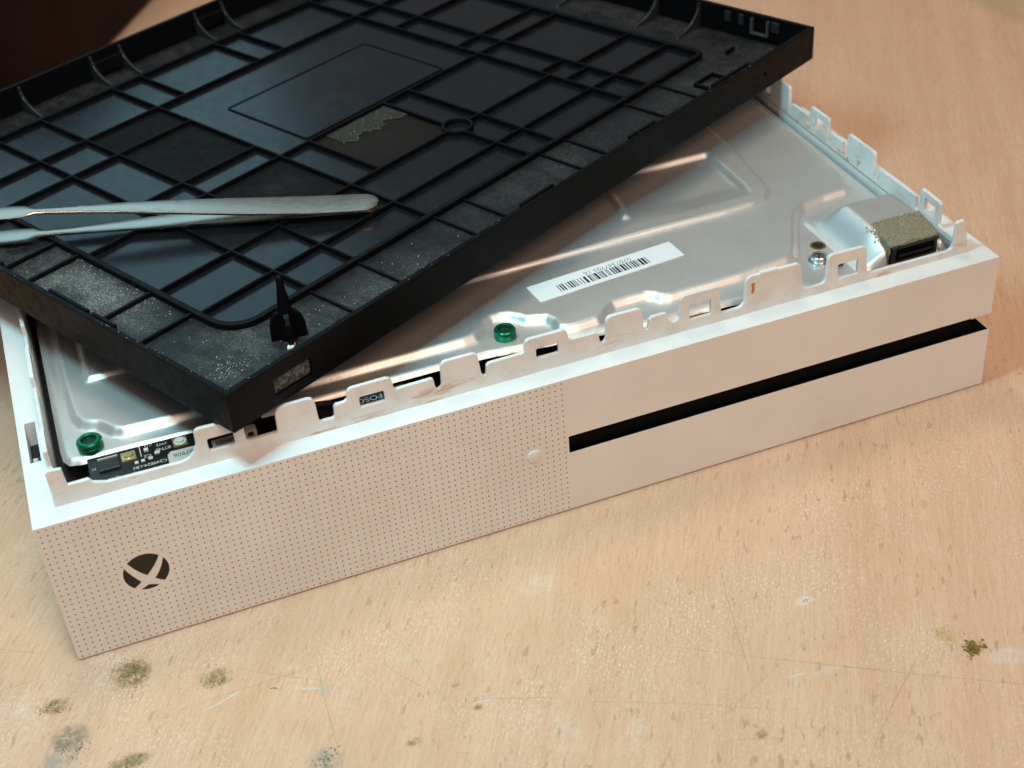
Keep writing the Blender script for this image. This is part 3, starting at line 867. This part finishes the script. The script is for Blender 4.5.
# dusty ramp behind the window
t = NT('window_dust')
vv = t.coords(); f = t.ramp(t.noise(vv, 700, 7, 0.8), 0.40, 0.72)
t.l(t.mix(f, (0.008, 0.010, 0.011), (0.22, 0.24, 0.24)), t.b.inputs['Base Color']); t.b.inputs['Roughness'].default_value = 0.9
bm = bmesh.new(); box(bm, 15.0, 29.6, WT - 0.9, WT + 1.6, 2.4, 8.9, K)
mesh_obj('window_dust_plate', bm, t.m, lid)

# glossy inner panel with rounded corners, framed by a heavier rib
def rrect(x0, x1, y0, y1, rs, n=6):
    pts = []
    for (cx, cy, a0, r) in ((x1 - rs[0], y0 + rs[0], -90, rs[0]), (x1 - rs[1], y1 - rs[1], 0, rs[1]), (x0 + rs[2], y1 - rs[2], 90, rs[2]), (x0 + rs[3], y0 + rs[3], 180, rs[3])):
        for i in range(n + 1):
            a = math.radians(a0 + 90 * i / n); pts.append((cx + r * math.cos(a), cy + r * math.sin(a)))
    return pts
FU0, FU1, FV0, FV1 = 28.2, 259.8, 33.0, 204.6
def lidplate(name, outer, holes, z0, z1, mat, bevel=None, parent=None):
    bm = bmesh.new()
    plate(bm, outer, holes, lambda a, b: (a * K, b * K, z1 * K), lambda a, b: (a * K, b * K, z0 * K))
    return mesh_obj(name, bm, mat, parent or lid, bevel=bevel)
fo = rrect(FU0 - 1.0, FU1 + 1.0, FV0 - 1.0, FV1 + 1.0, (4, 4, 8, 11))
fi = rrect(FU0 + 1.0, FU1 - 1.0, FV0 + 1.0, FV1 - 1.0, (2.2, 2.2, 6, 9))
panel = lidplate('inner_panel', fi, [], FL, FL + 0.12, LID_PANEL)
RZ = FL + 2.05
lidplate('frame_rib', fo, [fi], FL - 0.1, RZ, LID_RIB, 0.0003)

def rib_v(u, v0, v1, w=0.8, z=RZ - 0.1, z0=FL):
    bm = bmesh.new(); box(bm, u - w / 2, u + w / 2, v0, v1, z0, z, K); mesh_obj('rib', bm, LID_RIB, lid, bevel=0.0002)
def rib_u(v, u0, u1, w=0.8, z=RZ - 0.13, z0=FL):
    bm = bmesh.new(); box(bm, u0, u1, v - w / 2, v + w / 2, z0, z, K); mesh_obj('rib', bm, LID_RIB, lid, bevel=0.0002)
A0, A1, B0, B1 = FU0 + 0.6, FU1 - 0.6, FV0 + 0.6, FV1 - 0.6
CU, CV, CRD = 161.9, 69.6, 5.2
for u, v0, v1 in ((57.4, B0, B1), (77.0, B0, B1), (109.5, B0, B1), (123.0, 69.5, 105.3), (123.0, 174.8, B1),
                  (160.0, B0, CV - CRD), (160.0, CV + CRD, 105.3), (160.2, 174.8, B1), (173.3, B0, 105.3), (173.3, 174.8, B1),
                  (212.5, B0, B1), (226.5, B0, B1)):
    rib_v(u, v0, v1)
for v, u0, u1 in ((49.1, A0, A1), (69.3, A0, CU - CRD), (69.3, CU + CRD, 212.3), (74.2, 212.8, 226.3), (62.0, 212.8, 226.3), (68.0, 226.7, A1),
                  (105.5, A0, A1), (118.6, 57.6, 109.3), (117.6, 212.7, A1), (155.4, A0, 109.3), (152.2, 212.7, A1), (175.0, A0, A1)):
    rib_u(v, u0, u1)
lidplate('ring_rib', disc_pts(CU, CV, CRD + 0.5, 36), [disc_pts(CU, CV, CRD - 0.5, 36)], FL, RZ - 0.1, LID_RIB, 0.0002)
# matte pads between ribs, shallow label field
def pad(u0, u1, v0, v1, z=FL + 0.35, m=LID_PAD):
    return lidplate('pad', [(u0, v0), (u1, v0), (u1, v1), (u0, v1)], [], FL, z, m)
pad(77.6, 108.9, 119.2, 154.8); pad(77.6, 108.9, 156.0, 174.4)
pad(77.6, 108.9, 69.9, 104.9); pd = pad(123.6, 159.4, 69.9, 104.9, FL + 0.35, mat_lid('brown_black_pad', (0.0095, 0.006, 0.0042), 0.55, 0.15, 0.3, [(140, 88, 30, 30, 0.12)], 0.0))
lo = rrect(125.0, 196.6, 109.2, 153.6, (1, 1, 1, 1), 3)
lidplate('label_groove', lo, [rrect(125.7, 195.9, 109.9, 152.9, (1, 1, 1, 1), 3)], FL, FL + 0.55, LID_RIB)
lidplate('label_field', rrect(125.75, 195.85, 109.95, 152.85, (1, 1, 1, 1), 3), [], FL, FL + 0.3, LID_PANEL, 0.0002, lid)
# felt of dust caked on one pad: a thin ragged sheet with a few crumbs
FELT = mat_grime('olive_felt', (0.022, 0.022, 0.018), (0.060, 0.058, 0.047))
rag = [(130.8, 104.6), (158.8, 104.6)]
edge = []
for i in range(40):
    u = 159.2 - i * 28.6 / 39
    edge.append((u + random.uniform(-.4, .4), 94.6 + 1.6 * math.sin(u * .55) + random.uniform(-.7, .7)))
felt = lidplate('caked_dust', [(159.3, 104.6)] + edge + [(130.4, 104.6)], [], FL + 0.35, FL + 0.75, FELT, None, pd)
bm = bmesh.new()
grains(bm, [(u + random.gauss(0, .5), v + random.gauss(0, .5), FL + 0.7) for u, v in edge for _ in range(3)] + [(random.uniform(131, 159), random.uniform(97, 104), FL + 0.75) for _ in range(90)], 0.08, 0.3, K)
caked = mesh_obj('dust_grains', bm, mat_grime('olive_crumb', (0.08, 0.08, 0.065), (0.20, 0.20, 0.16)), pd); tag(caked, kind='stuff')

# flange ribs
for v in (51.7, 71.4, 109.0, 122.0, 150.0, 170.0): rib_u(v, WT + 0.02, FU0 - 0.9, 1.0, FL + 1.5)
for u in (57.0, 77.0, 110.8, 124.8, 163.2, 176.4, 210.0, 229.0): rib_v(u, WT + 0.02, FV0 - 0.9, 0.9, FL + 1.0)
# tabs along the near walls
for u0, u1 in ((119.8, 135.5), (174.5, 188.7), (221.8, 243.8)):
    bm = bmesh.new(); box(bm, u0, u1, WT, WT + 1.1, 6.5, HL + 0.5, K); mesh_obj('tab', bm, LID_RIB, lid, bevel=0.0002)
for v0, v1 in ((64.5, 84.0), (51.7, 62.5), (109.0, 122.0)):
    bm = bmesh.new(); box(bm, WT, WT + 1.1, v0, v1, 6.5, HL + 0.45, K); mesh_obj('tab', bm, LID_RIB, lid, bevel=0.0002)
# curved gussets against the far walls
def gusset_profile(n=8):
    # (distance from wall, z) concave from wall top to floor
    p = [(0, FL), (0, HL - 0.8)]
    for i in range(n + 1):
        a = i / n * math.pi / 2
        p.append((1.2 + 13.5 * (1 - math.cos(a)), HL - 0.8 - (HL - 0.8 - FL - 0.8) * math.sin(a)))
    p.append((15.6, FL))
    return p
gp = gusset_profile()
EDGE_WORN = mat_lid('black_plastic_worn', (0.020, 0.022, 0.022), 0.35, 0.5, 0)
for u in (46.0, 80.0, 112.5, 126.5, 164.5, 178.5, 216.0, 230.0):
    bm = bmesh.new()
    plate(bm, gp, [], lambda a, b: ((u - 0.5) * K, (LV - WT - a) * K, b * K), lambda a, b: ((u + 0.5) * K, (LV - WT - a) * K, b * K))
    mesh_obj('gusset', bm, EDGE_WORN, lid, bevel=0.00015)
for v in (51.0, 71.5, 112.0, 132.0, 170.0):
    bm = bmesh.new()
    plate(bm, gp, [], lambda a, b: ((LU - WT - a) * K, (v - 0.5) * K, b * K), lambda a, b: ((LU - WT - a) * K, (v + 0.5) * K, b * K))
    mesh_obj('gusset', bm, EDGE_WORN, lid, bevel=0.00015)
for u0 in (113.2, 165.2, 217.0):
    bm = bmesh.new(); box(bm, u0, u0 + 12.6, LV - WT - 2.4, LV - WT, 4.2, 9.4, K); mesh_obj('catch', bm, LID_RIB, lid, bevel=0.0003)
# small catches in the right-hand corner
for v0, w in ((14.0, 3.2), (30.0, 2.2), (36.0, 2.6)):
    bm = bmesh.new(); box(bm, LU - WT - 1.2, LU - WT, v0, v0 + w, 7.6, 11.6, K); mesh_obj('catch', bm, EDGE_WORN, lid, bevel=0.0002)
bm = bmesh.new()
for (a0, a1, b0, b1) in ((18.5, 26.5, 5.2, 5.9), (18.5, 19.2, 5.9, 11.4), (25.8, 26.5, 5.9, 11.4)):
    box(bm, LU - WT - 1.6, LU - WT, a0, a1, b0, b1, K)
mesh_obj('catch_loop', bm, mat_lid('worn_grey', (0.06, 0.065, 0.07), 0.4, 0.5, 0), lid, bevel=0.0001)
# low lugs on the far-right flange
for (u0, u1, v0, v1) in ((236, 248, 19.5, 20.4), (236, 236.9, 14, 19.5), (247, 248, 13, 19.5), (266, 271, 26, 27)):
    bm = bmesh.new(); box(bm, u0, u1, v0, v1, FL, FL + 1.6, K); mesh_obj('lug', bm, LID_RIB, lid, bevel=0.0002)

# pointed locating post with flared fins, near the front corner
bm = bmesh.new()
lathe(bm, [(0, FL + 21.0), (0.75, FL + 20.9), (0.95, FL + 20.2), (1.15, FL + 17), (2.0, FL + 11), (2.25, FL + 9), (2.5, FL)], 37.5, 19.5, 20, K)
post = mesh_obj('locating_post', bm, LID, lid, smooth=True)
fin = [(0, 0), (5.3, 0), (5.2, 4.2), (4.6, 6.8), (3.4, 8.6), (2.2, 9.4), (0, 9.8)]
for ang in (28, 118, 208, 298):
    a = math.radians(ang - 62)
    dx, dy = math.cos(a), math.sin(a); px, py = -dy * 0.8, dx * 0.8
    bm = bmesh.new()
    plate(bm, fin, [], lambda r, z: ((37.5 + dx * r + px) * K, (19.5 + dy * r + py) * K, (FL + z) * K),
          lambda r, z: ((37.5 + dx * r - px) * K, (19.5 + dy * r - py) * K, (FL + z) * K))
    mesh_obj('fin', bm, LID, post, bevel=0.00025)
# loose pale flakes and crumbs
PALE = mat_grime('pale_flake', (0.45, 0.45, 0.38), (0.70, 0.70, 0.62))
bm = bmesh.new(); pts = []
for i in range(110): pts.append((16 + random.gauss(0, 4.2) * 1.0, 21 + random.gauss(0, 2.6), FL + 0.1))
for i in range(60): pts.append((12.5 + random.gauss(0, 5), 11 + random.gauss(0, 2.0), FL + 0.1))
for i in range(90): pts.append((random.uniform(23, 27), random.uniform(58, 112), FL + 0.1))
for i in range(110): pts.append((random.uniform(8, 26), random.uniform(16, 130), FL + 0.05))
for i in range(50): pts.append((random.uniform(30, 110), random.uniform(8, 28), FL + 0.05))
pts = [q for q in pts if q[0] > 3 and q[1] > 3]
grains(bm, pts, 0.05, 0.19, K)
cr = mesh_obj('dust_crumbs', bm, PALE, lid); tag(cr, kind='stuff')
bm = bmesh.new()
plate(bm, [(32.6, 14.8), (34.2, 14.2), (36.0, 15.2), (36.2, 16.2), (34.6, 16.4), (33.2, 15.8)], [], lambda a, b: (a * K, b * K, (FL + 0.7) * K), lambda a, b: (a * K, b * K, (FL + 0.1) * K))
mesh_obj('white_flake', bm, plain('white_flake', (0.75, 0.74, 0.68), 0.8), lid, bevel=0.0001)
# chipped specks along the top edges of the near walls
bm = bmesh.new(); pts = []
for i in range(34): pts.append((random.uniform(0, 280) ** 1.0, random.uniform(0.1, 1.7), HL + 0.02))
for i in range(24): pts.append((random.uniform(0.2, 1.7), random.uniform(2, 130), HL + 0.02))
grains(bm, pts, 0.04, 0.17, K)
cr = mesh_obj('edge_specks', bm, PALE, lid); tag(cr, kind='stuff')

# ------------------------------------------------------------------ tweezers on the cover
T0 = Vector((104.2, 50.4)); T1 = Vector((18.6, 136.4))
ta = (T1 - T0).normalized()
TW_Z = RZ + 0.02
tw_m = lid_m @ Matrix.Translation((T0.x * K, T0.y * K, TW_Z * K)) @ Matrix.Rotation(math.atan2(ta.y, ta.x), 4, 'Z')
tweezers = empty('tweezers', 'steel tweezers with flat paddle tips lying on the black base cover', 'tweezers', tw_m)
WID = [(0, 0.0), (0.5, 2.3), (1.6, 4.0), (3.5, 5.1), (7, 5.6), (20, 5.75), (45, 5.3), (62, 4.5), (80, 3.3), (95, 2.3), (105, 1.7), (109.5, 1.55), (111.5, 2.6), (113.5, 3.7), (117, 4.1), (124, 4.1), (129, 3.4), (132, 2.0), (133, 0.0)]
def half_w(s):
    for (a, wa), (b, wb) in zip(WID, WID[1:]):
        if a <= s <= b: return wa + (wb - wa) * (s - a) / (b - a)
    return 0
def interp(T, s):
    return float(np.interp(s, [p[0] for p in T], [p[1] for p in T]))
def arm(rise, thick, name, off=0.0, tw=0.0, lat=lambda s: 0.0):
    S = [0, .25, .5, 1, 1.6, 2.5, 3.5, 5, 7, 11, 16, 22, 30, 38, 45, 53, 62, 71, 80, 88, 95, 100, 105, 109.5, 110.5, 111.5, 112.5, 113.5, 115, 117, 120, 124, 127, 129, 131, 132, 132.7, 133]
    bm = bmesh.new(); prev = None
    for s in S:
        w = max(half_w(s), 0.15); z = rise(s) + off
        crown = 0.25
        c = [(-1, 0), (-0.94, -0.5 * thick * 0), (0, 0), (0.94, 0), (1, 0)]
        ring = []
        for (y, dz) in ((-1, 0.12), (-0.55, 0), (0, 0), (0.55, 0), (1, 0.12), (1, thick - 0.25), (0.75, thick - 0.05), (0, thick), (-0.75, thick - 0.05), (-1, thick - 0.25)):
            ring.append(bm.verts.new((s * K, (y * w + lat(s)) * K, (z + dz + tw * y * w) * K)))
        if prev:
            m = len(ring)
            for i in range(m): bm.faces.new((prev[i], prev[(i + 1) % m], ring[(i + 1) % m], ring[i]))
        else: bm.faces.new(ring[::-1])
        prev = ring
    bm.faces.new(prev)
    return mesh_obj(name, bm, TWEEZER, tweezers, smooth=True)
low = arm(lambda s: 0.0, 1.0, 'arm', lat=lambda s: -interp(((0, 0), (6, 1.6), (20, 2.0), (60, 1.7), (100, 0.3), (133, 0)), s))
up = arm(lambda s: interp(((0, 1.02), (8, 1.15), (20, 1.7), (32, 2.6), (45, 3.7), (62, 5.3), (80, 6.8), (95, 7.7), (110, 8.3), (133, 8.8)), s), 1.0, 'arm')
for o in (low, up):
    m = o.modifiers.new('es', 'EDGE_SPLIT'); m.split_angle = math.radians(50)

# ------------------------------------------------------------------ dirt on the desk
def dirt_patch(x, y, rx, ry, n, c1, c2, label, size=(0.05, 0.19), ang=0.0):
    bm = bmesh.new(); pts = []
    ctr = [(random.gauss(0, .45), random.gauss(0, .45), random.uniform(.25, .6)) for _ in range(5)]
    for i in range(int(n * 0.55)):
        cx, cy, s = random.choice(ctr)
        a = (cx + random.gauss(0, s)) * rx; b = (cy + random.gauss(0, s)) * ry
        pts.append((a * math.cos(ang) - b * math.sin(ang), a * math.sin(ang) + b * math.cos(ang), 0.03))
    grains(bm, pts, *size)
    o = mesh_obj('dirt_patch', bm, mat_grime('dirt', c1, c2))
    o.location = (x * MM, y * MM, 0)
    tag(o, label, 'dirt', 'crumbs of dirt on the desk')
OL1, OL2 = (0.10, 0.075, 0.025), (0.30, 0.24, 0.10)
GY1, GY2 = (0.12, 0.115, 0.09), (0.36, 0.34, 0.28)
dirt_patch(13.5, -11.0, 4.0, 4.6, 420, OL1, OL2, 'large olive brown dirt smudge just below the corner of the dotted grille')
dirt_patch(34.4, -22.6, 3.6, 3.0, 300, OL1, (0.36, 0.29, 0.13), 'olive dirt smudge beside a pale scratch on the desk')
dirt_patch(-8.1, -14.4, 2.6, 2.2, 220, (0.12, 0.09, 0.03), OL2, 'small round olive dirt spot left of the console corner')
dirt_patch(-6.6, -30.0, 5.0, 5.4, 520, GY1, GY2, 'largest grey green crust of dirt on the desk')
dirt_patch(7.5, -42.0, 4.4, 2.4, 300, GY1, (0.34, 0.28, 0.16), 'grey and brown dirt streak next to the grey green crust')
dirt_patch(55.2, -62.5, 3.2, 3.0, 150, (0.14, 0.16, 0.12), GY2, 'sparse dark grey dirt specks ringed by pale dust', (0.08, 0.3))
dirt_patch(48.3, -32.8, 0.9, 0.6, 24, (0.03, 0.03, 0.015), (0.08, 0.08, 0.04), 'tiny black crumb lying alone on the bare wood')
dirt_patch(224.8, -96.8, 2.4, 1.5, 190, (0.14, 0.08, 0.02), (0.34, 0.22, 0.06), 'mustard brown crumb of dirt with a yellowish trail', (0.1, 0.5), 0.6)
dirt_patch(221.0, -90.0, 2.0, 3.0, 70, (0.36, 0.26, 0.06), (0.50, 0.38, 0.14), 'faint yellow dusting behind the mustard brown crumb', (0.06, 0.2))
dirt_patch(193.5, -63.1, 0.9, 0.6, 26, (0.05, 0.06, 0.06), (0.18, 0.2, 0.2), 'small dark chip in a white paint fleck on the desk')

# ------------------------------------------------------------------ dark case standing behind
P0 = Vector((42, 393)); d1 = Vector((0.5, 0.866)); d2 = Vector((-0.866, 0.5))
fpt = []
cw, cl, rad = 420, 420, 26
loc = rrect(0, cw, 0, cl, (rad, rad, rad, rad), 8)
bm = bmesh.new(); prev = None
for z, ins in ((0, 6), (4, 1), (12, 0), (80, -3), (150, 0), (168, 5), (177, 14), (180, 30)):
    ring = []
    for a, b in loc:
        ca, cb = cw / 2, cl / 2
        s1 = (cw / 2 - ins) / (cw / 2); s2 = (cl / 2 - ins) / (cl / 2)
        p = P0 + d1 * (ca + (a - ca) * s1) + d2 * (cb + (b - cb) * s2)
        ring.append(bm.verts.new((p.x * MM, p.y * MM, z * MM)))
    if prev:
        m = len(ring)
        for i in range(m): bm.faces.new((prev[i], prev[(i + 1) % m], ring[(i + 1) % m], ring[i]))
    else: bm.faces.new(ring[::-1])
    prev = ring
bm.faces.new(prev)
case = empty('leather_case', 'dark brown case standing on the desk behind the black base cover', 'case', Matrix.Translation((P0.x * MM, P0.y * MM, 0)))
o = mesh_obj('case_body', bm, LEATHER, case, smooth=True)
o.matrix_parent_inverse = case.matrix_world.inverted()
mo = o.modifiers.new('es', 'EDGE_SPLIT'); mo.split_angle = math.radians(50)
# its seam
bm = bmesh.new()
for s in range(1):
    a = P0 + d1 * 26 - d2 * 3.6; b = P0 + d1 * 396 - d2 * 3.6
    vsq = []
    for (p, z) in ((a, 118), (b, 118), (b, 121), (a, 121)):
        vsq.append(bm.verts.new((p.x * MM, p.y * MM, z * MM)))
    vs2 = [bm.verts.new(v.co + Vector((d2.x * 4 * MM, d2.y * 4 * MM, 0))) for v in vsq]
    bm.faces.new(vsq); bm.faces.new(vs2[::-1])
    for i in range(4): bm.faces.new((vsq[i], vsq[(i + 1) % 4], vs2[(i + 1) % 4], vs2[i]))
o = mesh_obj('seam', bm, LEATHER, case)
o.matrix_parent_inverse = case.matrix_world.inverted()
